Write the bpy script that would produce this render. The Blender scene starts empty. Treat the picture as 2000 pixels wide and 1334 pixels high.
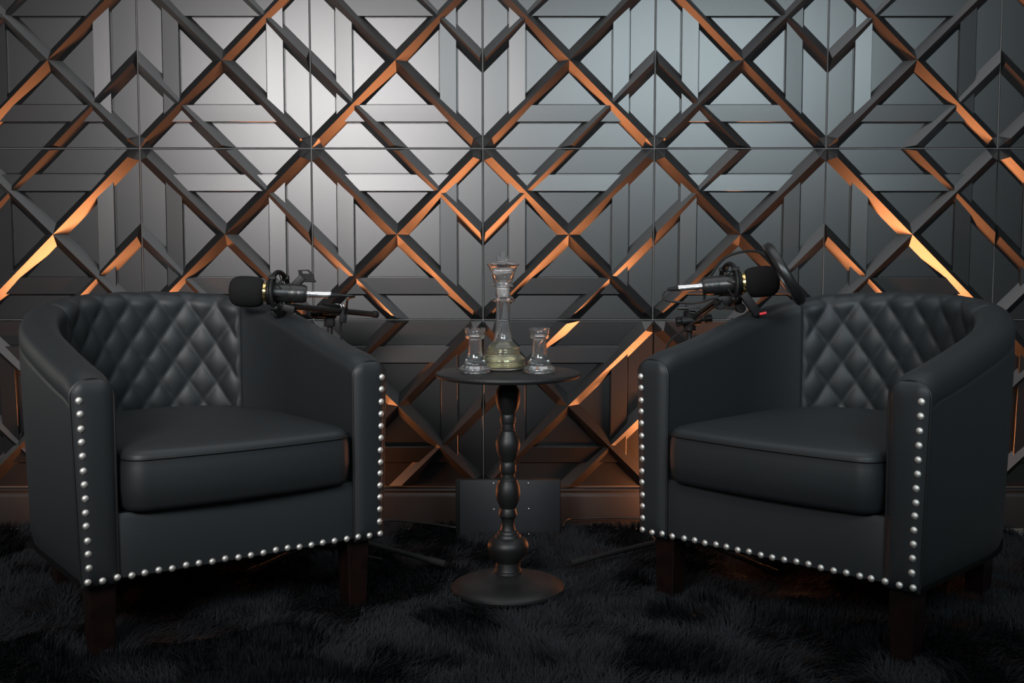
import bpy, bmesh, math, random
import numpy as np
from mathutils import Vector, Matrix, Euler

random.seed(7)
C = bpy.context.scene.collection
PI = math.pi

# ------------------------------------------------------------------ camera, world, lights, exposure
scene = bpy.context.scene
cam_d = bpy.data.cameras.new('camera')
cam_d.sensor_width = 36.0
cam_d.lens = 39.6
cam_d.clip_start = 0.05
cam = bpy.data.objects.new('camera', cam_d)
cam.location = (0.0, -3.323, 0.785)
cam.rotation_euler = (PI/2 - 0.0768, 0, 0)
C.objects.link(cam)
scene.camera = cam

world = bpy.data.worlds.new('world')
scene.world = world
world.use_nodes = True
bg = world.node_tree.nodes['Background']
bg.inputs[0].default_value = (0.80, 0.90, 1.0, 1)
bg.inputs[1].default_value = 0.07

def area_light(name, loc, target, size, size_y, power, color, spread=180):
    d = bpy.data.lights.new(name, 'AREA')
    d.shape = 'RECTANGLE'
    d.size, d.size_y = size, size_y
    d.energy = power
    d.color = color
    d.spread = math.radians(spread)
    o = bpy.data.objects.new(name, d)
    o.location = loc
    o.rotation_euler = (Vector(target) - Vector(loc)).to_track_quat('-Z', 'Y').to_euler()
    C.objects.link(o)
    return o

def lamp(name, loc, radius, power, color):
    d = bpy.data.lights.new(name, 'POINT')
    d.energy = power
    d.shadow_soft_size = radius
    d.color = color
    o = bpy.data.objects.new(name, d)
    o.location = loc
    C.objects.link(o)
    return o

area_light('key_softbox', (-1.0, -3.40, 1.64), (-0.50, 0, 1.30), 0.9, 0.5, 18.5, (1.0, 0.96, 0.96), 84)
area_light('cool_softbox', (1.0, -3.40, 1.88), (0.55, 0, 1.35), 1.5, 0.5, 12.5, (0.78, 0.94, 1.0), 84)
area_light('overhead_fill', (0.1, -0.95, 2.65), (0.1, -0.95, 0), 3.0, 1.8, 20, (0.97, 0.98, 1.0))  # added overhead fill, standing in for light off the ceiling
area_light('side_fill', (-2.75, -0.45, 0.85), (-0.9, -0.75, 0.4), 0.8, 0.9, 3.0, (1.0, 0.93, 0.84))  # added warm fill for the left chair's outer side, in place of room bounce
area_light('amber_lamp', (-0.93, -0.125, 0.085), (-0.93, 0.0, 0.14), 0.46, 0.04, 36, (1.0, 0.33, 0.115))
area_light('amber_lamp', (0.77, -0.125, 0.085), (0.77, 0.0, 0.14), 0.46, 0.04, 38, (1.0, 0.33, 0.115))

vs = scene.view_settings
scene.display_settings.display_device = 'sRGB'
vs.view_transform = 'Standard'
vs.look = 'None'
vs.gamma = 1.0
vs.use_curve_mapping = False
vs.exposure = 0.0
scene.cycles.max_bounces = 14
scene.cycles.transmission_bounces = 12
scene.cycles.caustics_reflective = False
scene.cycles.caustics_refractive = True

# ------------------------------------------------------------------ materials
def mat(name, color, rough=0.5, metal=0.0, spec=0.5, bump=None, noise_rough=None, noise_col=None, **kw):
    m = bpy.data.materials.new(name)
    m.use_nodes = True
    nt = m.node_tree
    b = nt.nodes['Principled BSDF']
    b.inputs['Base Color'].default_value = (*color, 1)
    b.inputs['Roughness'].default_value = rough
    b.inputs['Metallic'].default_value = metal
    b.inputs['Specular IOR Level'].default_value = spec
    for k, v in kw.items():
        b.inputs[k].default_value = v
    tc = nt.nodes.new('ShaderNodeTexCoord')
    def noise(scale, detail=3):
        n = nt.nodes.new('ShaderNodeTexNoise')
        n.inputs['Scale'].default_value = scale
        n.inputs['Detail'].default_value = detail
        nt.links.new(tc.outputs['Object'], n.inputs['Vector'])
        return n
    if bump:
        kind, scale, strength, dist = bump
        if kind == 'voronoi':
            n = nt.nodes.new('ShaderNodeTexVoronoi')
            n.inputs['Scale'].default_value = scale
            nt.links.new(tc.outputs['Object'], n.inputs['Vector'])
            out = n.outputs['Distance']
        else:
            n = noise(scale)
            out = n.outputs['Fac']
        bp = nt.nodes.new('ShaderNodeBump')
        bp.inputs['Strength'].default_value = strength
        bp.inputs['Distance'].default_value = dist
        nt.links.new(out, bp.inputs['Height'])
        nt.links.new(bp.outputs['Normal'], b.inputs['Normal'])
    if noise_rough:
        scale, lo, hi = noise_rough
        n = noise(scale, 2)
        mr = nt.nodes.new('ShaderNodeMapRange')
        mr.inputs['To Min'].default_value = lo
        mr.inputs['To Max'].default_value = hi
        nt.links.new(n.outputs['Fac'], mr.inputs['Value'])
        nt.links.new(mr.outputs['Result'], b.inputs['Roughness'])
    if noise_col:
        scale, c0, c1 = noise_col
        n = noise(scale, 4)
        cr = nt.nodes.new('ShaderNodeValToRGB')
        cr.color_ramp.elements[0].position = 0.35
        cr.color_ramp.elements[1].position = 0.65
        cr.color_ramp.elements[0].color = (*c0, 1)
        cr.color_ramp.elements[1].color = (*c1, 1)
        nt.links.new(n.outputs['Fac'], cr.inputs['Fac'])
        nt.links.new(cr.outputs['Color'], b.inputs['Base Color'])
    return m

M = {}
M['panel'] = mat('satin_black_panel', (0.008, 0.0078, 0.008), 0.365, spec=1.0)
M['backing'] = mat('pale_backing', (0.16, 0.155, 0.15), 0.6, spec=0.2)
M['baseboard'] = mat('painted_baseboard', (0.020, 0.019, 0.0185), 0.45, spec=0.5)
M['floor'] = mat('grey_carpet', (0.2, 0.19, 0.17), 0.95, spec=0.1, bump=('noise', 260, 0.9, 0.006), noise_col=(180, (0.10, 0.095, 0.085), (0.30, 0.285, 0.25)))
M['leather'] = mat('black_leather', (0.0185, 0.0218, 0.0240), 0.5, spec=0.44, bump=('voronoi', 420, 0.12, 0.0006), noise_rough=(9, 0.46, 0.55))
M['stitch'] = mat('black_piping', (0.008, 0.008, 0.009), 0.5)
M['under'] = mat('black_underlining', (0.004, 0.004, 0.004), 0.9, spec=0.1)
M['wood'] = mat('dark_walnut_stain', (0.035, 0.010, 0.006), 0.4, bump=('noise', 60, 0.1, 0.001), noise_col=(30, (0.006, 0.002, 0.0015), (0.012, 0.004, 0.003)))
M['nickel'] = mat('brushed_nickel', (0.86, 0.84, 0.79), 0.56, metal=1.0)
M['rug'] = mat('black_shag', (0.0160, 0.0182, 0.0212), 0.75, spec=0.2)
M['rugbase'] = mat('black_rug_backing', (0.003, 0.003, 0.003), 0.95, spec=0.05)
M['table'] = mat('matte_black_paint', (0.011, 0.011, 0.011), 0.46, spec=0.5, bump=('noise', 160, 0.15, 0.001))
M['tabletop'] = mat('rough_black_top', (0.013, 0.013, 0.013), 0.55, spec=0.45, bump=('noise', 220, 0.5, 0.002))
M['board'] = mat('black_vinyl_board', (0.022, 0.024, 0.028), 0.5, spec=0.4, bump=('noise', 500, 0.2, 0.0006))
M['screw'] = mat('steel_screw', (0.8, 0.8, 0.8), 0.3, metal=1.0)
M['metal_black'] = mat('black_coated_metal', (0.012, 0.012, 0.012), 0.36, spec=0.6)
M['plastic'] = mat('black_plastic', (0.006, 0.006, 0.006), 0.5, spec=0.3)
M['rubber'] = mat('black_rubber', (0.012, 0.012, 0.012), 0.7, spec=0.3)
M['foam'] = mat('black_foam', (0.012, 0.012, 0.012), 0.95, spec=0.2, bump=('noise', 700, 1.0, 0.0015))
M['gold'] = mat('polished_gold', (0.95, 0.72, 0.30), 0.2, metal=1.0)
M['chrome'] = mat('satin_chrome', (0.92, 0.92, 0.92), 0.25, metal=1.0)
M['cable'] = mat('cable_sheath', (0.012, 0.012, 0.012), 0.45, spec=0.5)
M['red'] = mat('red_plastic', (0.75, 0.03, 0.04), 0.4)
M['mesh'] = mat('black_mesh_fabric', (0.008, 0.008, 0.008), 0.8, spec=0.2, bump=('noise', 900, 0.6, 0.001))

def glass_mat(name, color, rough=0.0, diffuse_mix=0.0):
    m = bpy.data.materials.new(name)
    m.use_nodes = True
    nt = m.node_tree
    nt.nodes.remove(nt.nodes['Principled BSDF'])
    g = nt.nodes.new('ShaderNodeBsdfGlass')
    g.inputs['Color'].default_value = (*color, 1)
    g.inputs['Roughness'].default_value = rough
    g.inputs['IOR'].default_value = 1.48
    df = nt.nodes.new('ShaderNodeBsdfTranslucent' if diffuse_mix < 0 else 'ShaderNodeBsdfDiffuse')
    df.inputs['Color'].default_value = (*color, 1)
    mx = nt.nodes.new('ShaderNodeMixShader')
    mx.inputs[0].default_value = abs(diffuse_mix)
    nt.links.new(g.outputs[0], mx.inputs[1]); nt.links.new(df.outputs[0], mx.inputs[2])
    nt.links.new(mx.outputs[0], nt.nodes['Material Output'].inputs['Surface'])
    return m
M['glass'] = glass_mat('clear_glass', (1, 1, 1), 0.0, 0.025)  # small diffuse share stands in for the glass's bright edges
M['liquid'] = glass_mat('pale_yellow_liquid', (0.98, 0.97, 0.76), 0.0, 0.07)  # diffuse share added to brighten the liquid
M['liquid'].node_tree.nodes['Glass BSDF'].inputs['IOR'].default_value = 1.34
M['frosted'] = glass_mat('ground_glass', (0.97, 0.95, 0.93), 0.45, 0.5)

# ------------------------------------------------------------------ helpers
def link(o, parent=None):
    C.objects.link(o)
    if parent is not None:
        o.parent = parent
    return o

def mesh_obj(name, verts, faces, m, parent=None, smooth=True, angle=40):
    me = bpy.data.meshes.new(name)
    me.from_pydata([tuple(v) for v in verts], [], faces)
    me.validate()
    fix = bmesh.new(); fix.from_mesh(me)
    bmesh.ops.recalc_face_normals(fix, faces=fix.faces)
    fix.to_mesh(me); fix.free()
    if smooth:
        me.shade_smooth()
        me.set_sharp_from_angle(angle=math.radians(angle))
    me.materials.append(m)
    o = bpy.data.objects.new(name, me)
    return link(o, parent)

def bm_obj(name, bm, m, parent=None, smooth=True, angle=40):
    bmesh.ops.recalc_face_normals(bm, faces=bm.faces)
    me = bpy.data.meshes.new(name)
    bm.to_mesh(me); bm.free()
    if smooth:
        me.shade_smooth()
        me.set_sharp_from_angle(angle=math.radians(angle))
    me.materials.append(m)
    o = bpy.data.objects.new(name, me)
    return link(o, parent)

def copy_obj(o, parent=None):
    c = o.copy()
    return link(c, parent)

def thing(name, label, cat, loc=(0, 0, 0), rotz=0, group=None):
    o = bpy.data.objects.new(name, None)
    o.empty_display_size = 0.1
    o.location = loc
    o.rotation_euler = (0, 0, rotz)
    o['label'] = label
    o['category'] = cat
    if group: o['group'] = group
    return link(o)

def frame(d):
    d = Vector(d).normalized()
    up = Vector((0, 0, 1)) if abs(d.z) < 0.95 else Vector((1, 0, 0))
    a = d.cross(up).normalized()
    return a, d.cross(a).normalized()

class MB:
    def __init__(s): s.v = []; s.f = []
    def add(s, v, f):
        n = len(s.v); s.v += [Vector(p) for p in v]; s.f += [tuple(i + n for i in q) for q in f]
        return s
    def box(s, c, size, rot=None, bevel=0.0):
        bm = bmesh.new()
        bmesh.ops.create_cube(bm, size=1.0)
        bmesh.ops.scale(bm, vec=size, verts=bm.verts)
        if bevel:
            bmesh.ops.bevel(bm, geom=bm.edges[:], offset=bevel, segments=2, affect='EDGES', profile=0.6)
        R = rot.to_matrix() if isinstance(rot, Euler) else (rot if rot is not None else Matrix.Identity(3))
        bm.verts.ensure_lookup_table()
        v = [R @ p.co + Vector(c) for p in bm.verts]
        for i, p in enumerate(bm.verts): p.index = i
        f = [tuple(q.index for q in fc.verts) for fc in bm.faces]
        bm.free()
        return s.add(v, f)
    def cyl(s, p0, p1, r0, r1=None, seg=20, bevel=0.0):
        r1 = r0 if r1 is None else r1
        p0, p1 = Vector(p0), Vector(p1)
        L = (p1 - p0).length
        b = min(bevel, L*0.4)
        prof = [(0, 0), (r0 - b, 0)] + ([(r0, b)] if b else []) + ([(r1, L - b)] if b else []) + [(r1 - b, L), (0, L)]
        return s.lathe(prof, p0, p1 - p0, seg)
    def lathe(s, prof, origin=(0, 0, 0), axis=(0, 0, 1), seg=32):
        a, b = frame(axis); ax = Vector(axis).normalized(); o = Vector(origin)
        v = []; f = []; rows = []
        for r, z in prof:
            if r < 1e-7:
                rows.append([len(v)]); v.append(o + ax*z)
            else:
                row = []
                for k in range(seg):
                    t = 2*PI*k/seg
                    row.append(len(v)); v.append(o + ax*z + a*(r*math.cos(t)) + b*(r*math.sin(t)))
                rows.append(row)
        for A, B in zip(rows, rows[1:]):
            if len(A) == 1 and len(B) == 1: continue
            for k in range(seg):
                k2 = (k + 1) % seg
                if len(A) == 1: f.append((A[0], B[k], B[k2]))
                elif len(B) == 1: f.append((A[k], A[k2], B[0]))
                else: f.append((A[k], A[k2], B[k2], B[k]))
        return s.add(v, f)
    def tube(s, pts, r, seg=8, closed=False, cap=True):
        P = [Vector(p) for p in pts]; n = len(P)
        v = []; f = []
        prev = None
        for i, p in enumerate(P):
            if closed: t = P[(i + 1) % n] - P[i - 1]
            else: t = P[min(i + 1, n - 1)] - P[max(i - 1, 0)]
            t.normalize()
            if prev is None: a, b = frame(t)
            else:
                a = (prev - t*prev.dot(t)).normalized(); b = t.cross(a)
            prev = a
            rr = r[i] if isinstance(r, (list, tuple)) else r
            for k in range(seg):
                q = 2*PI*k/seg
                v.append(p + a*(rr*math.cos(q)) + b*(rr*math.sin(q)))
        for i in range(n if closed else n - 1):
            j = (i + 1) % n
            for k in range(seg):
                k2 = (k + 1) % seg
                f.append((i*seg + k, i*seg + k2, j*seg + k2, j*seg + k))
        if cap and not closed:
            f.append(tuple(range(seg))[::-1]); f.append(tuple((n - 1)*seg + k for k in range(seg)))
        return s.add(v, f)
    def torus(s, c, axis, R, r, seg=36, sub=8):
        a, b = frame(axis); c = Vector(c)
        return s.tube([c + a*(R*math.cos(2*PI*k/seg)) + b*(R*math.sin(2*PI*k/seg)) for k in range(seg)], r, sub, closed=True)
    def build(s, name, m, parent=None, smooth=True, angle=40):
        return mesh_obj(name, s.v, s.f, m, parent, smooth, angle)

def spline(pts, n=40):
    P = [Vector(p) for p in pts]
    P = [P[0]*2 - P[1]] + P + [P[-1]*2 - P[-2]]
    out = []
    segs = len(P) - 3
    per = max(2, n // segs)
    for i in range(segs):
        p0, p1, p2, p3 = P[i:i + 4]
        for k in range(per):
            t = k/per
            out.append(0.5*((2*p1) + (p2 - p0)*t + (2*p0 - 5*p1 + 4*p2 - p3)*t*t + (3*p1 - p0 - 3*p2 + p3)*t**3))
    out.append(P[-2])
    return out

# ------------------------------------------------------------------ setting: wall of 3D panels, baseboard, floor
X0, Z0, T = -0.085, 0.094, 0.5
FLOOR = -0.025
A = 0.2485                      # half tile minus the joint
wb = MB()
wb.box((0.165, 0.064, 1.06), (4.1, 0.10, 2.17))
wall = wb.build('wall_back', M['backing'], None, smooth=False)
for c in range(-3, 5):
    MB().box((X0 + c*T, 0.004, 1.094), (0.0022, 0.0200, 2.0)).build('joint_strip', M['backing'], wall, smooth=False)  # pale strips drawing the tile joints as thin lines
for rw in range(1, 5):
    MB().box((0.165, 0.004, Z0 + rw*T), (3.5, 0.0190, 0.0022)).build('joint_strip', M['backing'], wall, smooth=False)
wall['kind'] = 'structure'
wall['label'] = 'back wall clad in black relief panels'

def prism(mb, poly, h0, h1, ch=0.0):
    """flat plate: polygon in tile (u,v), from height h0 to h1 towards the room, chamfered rim"""
    n = len(poly)
    cx = sum(p[0] for p in poly)/n; cy = sum(p[1] for p in poly)/n
    def inset(d):
        out = []
        for i in range(n):
            a = Vector(poly[i - 1]); b = Vector(poly[i]); c = Vector(poly[(i + 1) % n])
            e1 = (b - a).normalized(); e2 = (c - b).normalized()
            n1 = Vector((-e1.y, e1.x)); n2 = Vector((-e2.y, e2.x))
            k = d/(1 + n1.dot(n2))
            out.append(b + (n1 + n2)*k)
        return out
    rings = [(poly, h0)]
    if ch:
        rings += [(poly, h1 - ch if not callable(h1) else None), (inset(ch), h1)]
    else:
        rings += [(poly, h1)]
    v = []; f = []
    for ri, (pl, h) in enumerate(rings):
        for p in pl:
            hh = (h1(p) - ch) if h is None else (h(p) if callable(h) else h)
            v.append((p[0], -hh, p[1]))
    for ri in range(len(rings) - 1):
        for k in range(n):
            k2 = (k + 1) % n
            f.append((ri*n + k, ri*n + k2, (ri + 1)*n + k2, (ri + 1)*n + k))
    f.append(tuple((len(rings) - 1)*n + k for k in range(n)))
    mb.add(v, f)

def rot_poly(poly, k):
    c, s = round(math.cos(k*PI/2)), round(math.sin(k*PI/2))
    return [(c*x - s*y, s*x + c*y) for x, y in poly]

HZ, HB_IN, HB_OUT, HM, HS = 0.0065, 0.0185, 0.0160, 0.0332, 0.0262
RI, RB0, RB1, RO = 0.1235, 0.1262, 0.1742, 0.1770
WR = 0.0240

base = MB()
# sunken backing of the tile
prism(base, [(-A, -A), (A, -A), (A, A), (-A, A)], 0.0, 0.0046)
for k in range(4):
    prism(base, rot_poly([(-A, -A), (A, -A), (RO, -RO), (-RO, -RO)], k), 0.0, HZ, 0.0016)
    prism(base, rot_poly([(-RI, -RI), (RI, -RI), (0.0, -0.0)], k), 0.0, HZ + 0.0005, 0.0008)
tile_me = base.build('panel_base', M['panel'], None, smooth=False).data
bpy.data.objects.remove(bpy.data.objects['panel_base'])

bd = MB()
def band_h(p):
    r = max(abs(p[0]), abs(p[1]))
    return HB_IN + (HB_OUT - HB_IN)*(r - RB0)/(RB1 - RB0)
prism(bd, [(-RB1, -RB1), (RB1, -RB1), (RB0, -RB0), (-RB0, -RB0)], 0.001, band_h, 0.0007)
o = bd.build('raised_band', M['panel'], None, smooth=False); band_me = o.data; bpy.data.objects.remove(o)

def main_rib():
    w = WR*math.sqrt(2)
    C0 = (-A, -A); P1 = (-A, -A + w); P2 = (-A + w, -A)
    D0 = (A, A); Q1 = (A, A - w); Q2 = (A - w, A)
    e = 0.75*w
    R0 = (-A + e, -A + e); R1 = (A - e, A - e)
    hb = 0.001
    pts = [(*C0, HZ), (*P1, HZ), (*P2, HZ), (*D0, HZ), (*Q1, HZ), (*Q2, HZ), (*R0, HM), (*R1, HM)]
    n = len(pts)
    v = [(p[0], -p[2], p[1]) for p in pts] + [(p[0], -hb, p[1]) for p in pts[:6]]
    f = [(0, 2, 6), (0, 6, 1), (3, 5, 7), (3, 7, 4), (2, 4, 7, 6), (1, 6, 7, 5)]
    ring = [0, 2, 4, 3, 5, 1]
    low = {0: 8, 1: 9, 2: 10, 3: 11, 4: 12, 5: 13}
    for a, b in zip(ring, ring[1:] + ring[:1]): f.append((a, b, low[b], low[a]))
    return MB().add(v, f)
def short_rib():
    w = WR*math.sqrt(2)
    e = 0.006
    pts = [(-A, w, HZ), (-A, -w, HZ), (-w, -A, HZ), (w, -A, HZ), (-A + e, -e, HS), (-e, -A + e, HS)]
    v = [(p[0], -p[2], p[1]) for p in pts] + [(p[0], -0.001, p[1]) for p in pts[:4]]
    f = [(0, 1, 4), (2, 3, 5), (1, 2, 5, 4), (0, 4, 5, 3), (0, 1, 7, 6), (1, 2, 8, 7), (2, 3, 9, 8), (3, 0, 6, 9)]
    return MB().add(v, f)
def rib_mesh(mb):
    bm = bmesh.new()
    vs_ = [bm.verts.new(p) for p in mb.v]
    for f in mb.f: bm.faces.new([vs_[i] for i in f])
    bmesh.ops.recalc_face_normals(bm, faces=bm.faces)
    me = bpy.data.meshes.new('rib'); bm.to_mesh(me); bm.free()
    me.materials.append(M['panel'])
    return me
main_me = rib_mesh(main_rib())
short_me = rib_mesh(short_rib())

types = {                     # row 0 = bottom
    0: 'AABBABB' + 'B', 1: 'BAABBAA' + 'A', 2: 'BAABABA' + 'B', 3: 'AABABAB' + 'A'}
# each panel leans a little, set to tune its sheen (pitch, yaw in degrees)
tilt = {(0, c): (3.6, 0) for c in range(-3, 4)}
tilt.update({(1, -2): (0, 0.1), (1, -1): (-0.1, 0), (1, 0): (0.9, 0), (1, 1): (1.1, -0.7), (1, 2): (0.9, -0.8)})
trng = random.Random(21)
for row in range(4):
    for ci, col in enumerate(range(-3, 4)):
        kind = types[row][ci]
        x = X0 + (col + 0.5)*T; z = Z0 + (row + 0.5)*T
        t = bpy.data.objects.new('wall_panel', tile_me); link(t, wall)
        t.location = (x, -0.004 if row == 0 else 0.0, z)
        tx, tz = tilt.get((row, col), (0, 0))
        t.rotation_euler = (math.radians(tx + trng.uniform(-.15, .15)), 0, math.radians(tz + trng.uniform(-.2, .2)))
        for k in range(4):
            b = bpy.data.objects.new('raised_band', band_me); link(b, t); b.rotation_euler = (0, k*PI/2, 0)
        for k in range(2):
            b = bpy.data.objects.new('diagonal_rib', main_me); link(b, t); b.rotation_euler = (0, k*PI/2, 0)
        for k in range(2):
            b = bpy.data.objects.new('short_rib', short_me); link(b, t)
            b.rotation_euler = (0, (k*2 + (0 if kind == 'A' else 1))*PI/2, 0)

# baseboard, floor
bb = MB()
prof = [(0.0, FLOOR), (-0.030, FLOOR), (-0.030, 0.068), (-0.028, 0.076), (-0.0245, 0.080), (-0.0245, 0.084), (-0.027, 0.0885), (-0.025, 0.0915), (0.0, 0.0915)]
n = len(prof)
v = [(xx, p[0], p[1]) for xx in (-1.88, 2.21) for p in prof]
f = [(i, (i + 1) % n, n + (i + 1) % n, n + i) for i in range(n)] + [tuple(range(n)), tuple(range(n, 2*n))]
o = mesh_obj('baseboard_back', v, f, M['baseboard'], None, True, 30); o['kind'] = 'structure'
o['label'] = 'dark baseboard below the panelled wall'
fl = MB().box((0.165, -1.2, FLOOR - 0.03), (4.1, 2.62, 0.06)).build('floor', M['floor'], None, smooth=False)
fl['kind'] = 'structure'; fl['label'] = 'grey flecked carpet floor'

# ------------------------------------------------------------------ shag rug
def rug_outline(x0, x1, y0, y1, r, n=10):
    pts = []
    for cx, cy, a0 in ((x1 - r, y1 - r, 0), (x0 + r, y1 - r, PI/2), (x0 + r, y0 + r, PI), (x1 - r, y0 + r, 1.5*PI)):
        for k in range(n + 1):
            a = a0 + k*PI/2/n
            pts.append((cx + r*math.cos(a), cy + r*math.sin(a)))
    return pts
RX0, RX1, RY0, RY1, RR = -1.75, 1.45, -1.95, -0.078, 0.07
ol = rug_outline(RX0, RX1, RY0, RY1, RR)
n = len(ol)
v = [(x, y, FLOOR + 0.001) for x, y in ol] + [(x, y, FLOOR + 0.009) for x, y in ol]
f = [(i, (i + 1) % n, n + (i + 1) % n, n + i) for i in range(n)] + [tuple(range(n, 2*n))]
rug = mesh_obj('shag_rug', v, f, M['rugbase'], None, False)
rug['label'] = 'black shaggy fur rug lying under both chairs and the table'
rug['category'] = 'rug'
rng = np.random.default_rng(5)
def field(x, y, seeds, scale):
    out = np.zeros_like(x)
    r = np.random.default_rng(seeds)
    for k in range(9):
        kx, ky = r.normal(0, scale, 2); ph = r.uniform(0, 2*PI)
        out += np.sin(kx*x + ky*y + ph)
    return out/3.0
N = 230000
px = rng.uniform(RX0, RX1, N); py = rng.uniform(RY0, RY1, N)
keep = np.ones(N, bool)
for cx, cy, sx, sy in ((RX1 - RR, RY1 - RR, 1, 1), (RX0 + RR, RY1 - RR, -1, 1), (RX0 + RR, RY0 + RR, -1, -1), (RX1 - RR, RY0 + RR, 1, -1)):
    inc = ((px - cx)*sx > 0) & ((py - cy)*sy > 0)
    keep &= ~(inc & ((px - cx)**2 + (py - cy)**2 > RR**2))
px, py = px[keep], py[keep]; N = len(px)
ang = 2.2*field(px, py, 11, 7.0) + 0.9*field(px, py, 12, 26.0) + rng.normal(0, 0.45, N)
lean = np.clip(0.52 + 0.42*field(px, py, 13, 8.0) + 0.15*field(px, py, 14, 40) + rng.normal(0, 0.12, N), 0.1, 1.05)
Lg = rng.uniform(0.028, 0.050, N)
dx, dy = np.cos(ang), np.sin(ang)
hor = Lg*np.sin(lean*1.25); ver = np.clip(Lg*np.cos(lean*1.25), 0.008, 0.034)
wdt = rng.uniform(0.0008, 0.0014, N)
wx, wy = -dy*wdt, dx*wdt
zb = np.full(N, FLOOR + 0.006)
P = np.empty((N, 5, 3), np.float32)
mid = 0.5
P[:, 0] = np.stack([px - wx, py - wy, zb], 1)
P[:, 1] = np.stack([px + wx, py + wy, zb], 1)
mx, my, mz = px + dx*hor*0.35, py + dy*hor*0.35, zb + ver*0.72
P[:, 2] = np.stack([mx - wx, my - wy, mz], 1)
P[:, 3] = np.stack([mx + wx, my + wy, mz], 1)
P[:, 4] = np.stack([px + dx*hor, py + dy*hor, zb + ver], 1)
me = bpy.data.meshes.new('pile')
me.vertices.add(N*5); me.vertices.foreach_set('co', P.ravel())
b5 = (np.arange(N)*5)[:, None]
li = np.concatenate([b5 + np.array([0, 1, 3, 2]), b5 + np.array([2, 3, 4])], 1).astype(np.int32)
me.loops.add(N*7); me.loops.foreach_set('vertex_index', li.ravel())
me.polygons.add(N*2)
ls = np.empty((N, 2), np.int32); ls[:, 0] = np.arange(N)*7; ls[:, 1] = ls[:, 0] + 4
me.polygons.foreach_set('loop_start', ls.ravel())
me.update(calc_edges=True)
me.shade_smooth()
me.materials.append(M['rug'])
pile = bpy.data.objects.new('pile', me); link(pile, rug)
pile['kind'] = 'stuff'

# ------------------------------------------------------------------ tub chair
W, D = 0.688, 0.67
ZB, ZA, ZT = 0.145, 0.560, 0.692
TH = 0.084
TAPER = 0.012
YF = -D/2
YBEND = -0.03
def outer_path(n=1600):
    pts = []
    a, b, e = W/2, D/2 - YBEND, 2.25
    for k in range(200): pts.append((-a, YF + (YBEND - YF)*k/200))
    for k in range(n + 1):
        t = PI - PI*k/n
        c, s = math.cos(t), math.sin(t)
        pts.append((a*math.copysign(abs(c)**(2/e), c), YBEND + b*abs(s)**(2/e)))
    for k in range(1, 201): pts.append((a, YBEND + (YF - YBEND)*k/200))
    return np.array(pts)
raw = outer_path()
seg = np.r_[0, np.cumsum(np.hypot(*np.diff(raw, axis=0).T))]
NS = 260
ss = np.linspace(0, seg[-1], NS + 1)
OP = np.stack([np.interp(ss, seg, raw[:, 0]), np.interp(ss, seg, raw[:, 1])], 1)
tg = np.gradient(OP, axis=0); tg /= np.linalg.norm(tg, axis=1)[:, None]
NIN = np.stack([tg[:, 1], -tg[:, 0]], 1)          # towards the seat
IP = OP + NIN*TH
s_in = np.r_[0, np.cumsum(np.hypot(*np.diff(IP, axis=0).T))]; s_in -= s_in[-1]/2
def top_h(y):
    u = min(1, max(0, (y - YF)/(D*1.0)))
    sm = u*u*(3 - 2*u)
    return ZA + (ZT - ZA)*(0.62*u + 0.38*sm) - 0.010*max(0, 1 - u/0.08)**2
QS, DXQ, DZQ, AMP = 0.235, 0.070, 0.100, 0.0095
def make_shell(parent):
    zr = 0.034
    SEAM = 0.055
    outer_t = list(np.linspace(0, 1, 16))
    NR, NI = 22, 66
    v = []; rows = []
    for i in range(NS + 1):
        h = top_h(OP[i, 1])
        row = []
        prof = []
        ze = h - zr
        zs = sorted(list(ZB + (ze - ZB)*np.linspace(0, 1, 16)) + [h - SEAM - 0.004, h - SEAM, h - SEAM + 0.004])
        for z in zs:
            off = 0.0
            if abs(z - (h - SEAM)) < 1e-6: off = 0.0030
            taper = TAPER*max(0, 1 - (z - ZB)/0.40)
            if z < ZB + 1e-6: off += 0.006
            prof.append((off + taper, z, 0, None))
        for k in range(1, NR):
            t = PI*k/NR
            c = -math.cos(t); sn = math.sin(t)
            prof.append((TH/2 + TH/2*math.copysign(abs(c)**0.87, c), ze + zr*sn**0.87, (c, sn), None))
        zi = 0.235
        for k in range(NI + 1):
            prof.append((TH, ze + (zi - ze)*k/NI, (1, 0), None))
        q = None; qtop = None
        # arc position measured from the crest of the roll
        acc = 0; qs = []
        for k, p in enumerate(prof):
            if k: acc += math.hypot(p[0] - prof[k - 1][0], p[1] - prof[k - 1][1])
            qs.append(acc)
        crest = len(zs) + NR//2 - 1
        for k, p in enumerate(prof):
            o, z, dirn, _ = p
            if dirn:
                q = qs[k] - qs[crest]
                s = s_in[i]
                if q > -0.022 and abs(s) < QS + 0.0001:
                    a_ = s/DXQ + q/DZQ; b_ = s/DXQ - q/DZQ
                    puff = (abs(math.sin(PI*a_))*abs(math.sin(PI*b_)))**0.45
                    fade = (0.25 + 0.75*min(1, max(0, q)/0.06))*min(1, (q + 0.022)/0.02)*min(1, (QS - abs(s))/0.010)
                    dsp = AMP*(puff - 0.35)*fade
                elif abs(abs(s) - QS) < 0.006 and q > 0:
                    dsp = -0.004
                else: dsp = 0
                o += dirn[0]*dsp; z += dirn[1]*dsp
            xy = OP[i] + NIN[i]*o
            row.append(len(v)); v.append((xy[0], xy[1], z))
        rows.append(row)
    f = []
    for A_, B_ in zip(rows, rows[1:]):
        for k in range(len(A_) - 1): f.append((A_[k], B_[k], B_[k + 1], A_[k + 1]))
    return v, f, rows, len(zs), NR
v, f, rows, nz, nr = make_shell(None)
QUILT0 = nz + nr//2 - 1
inner_cols = set()
faces_q, faces_s = [], []
np_rows = len(rows[0]) - 1
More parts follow.
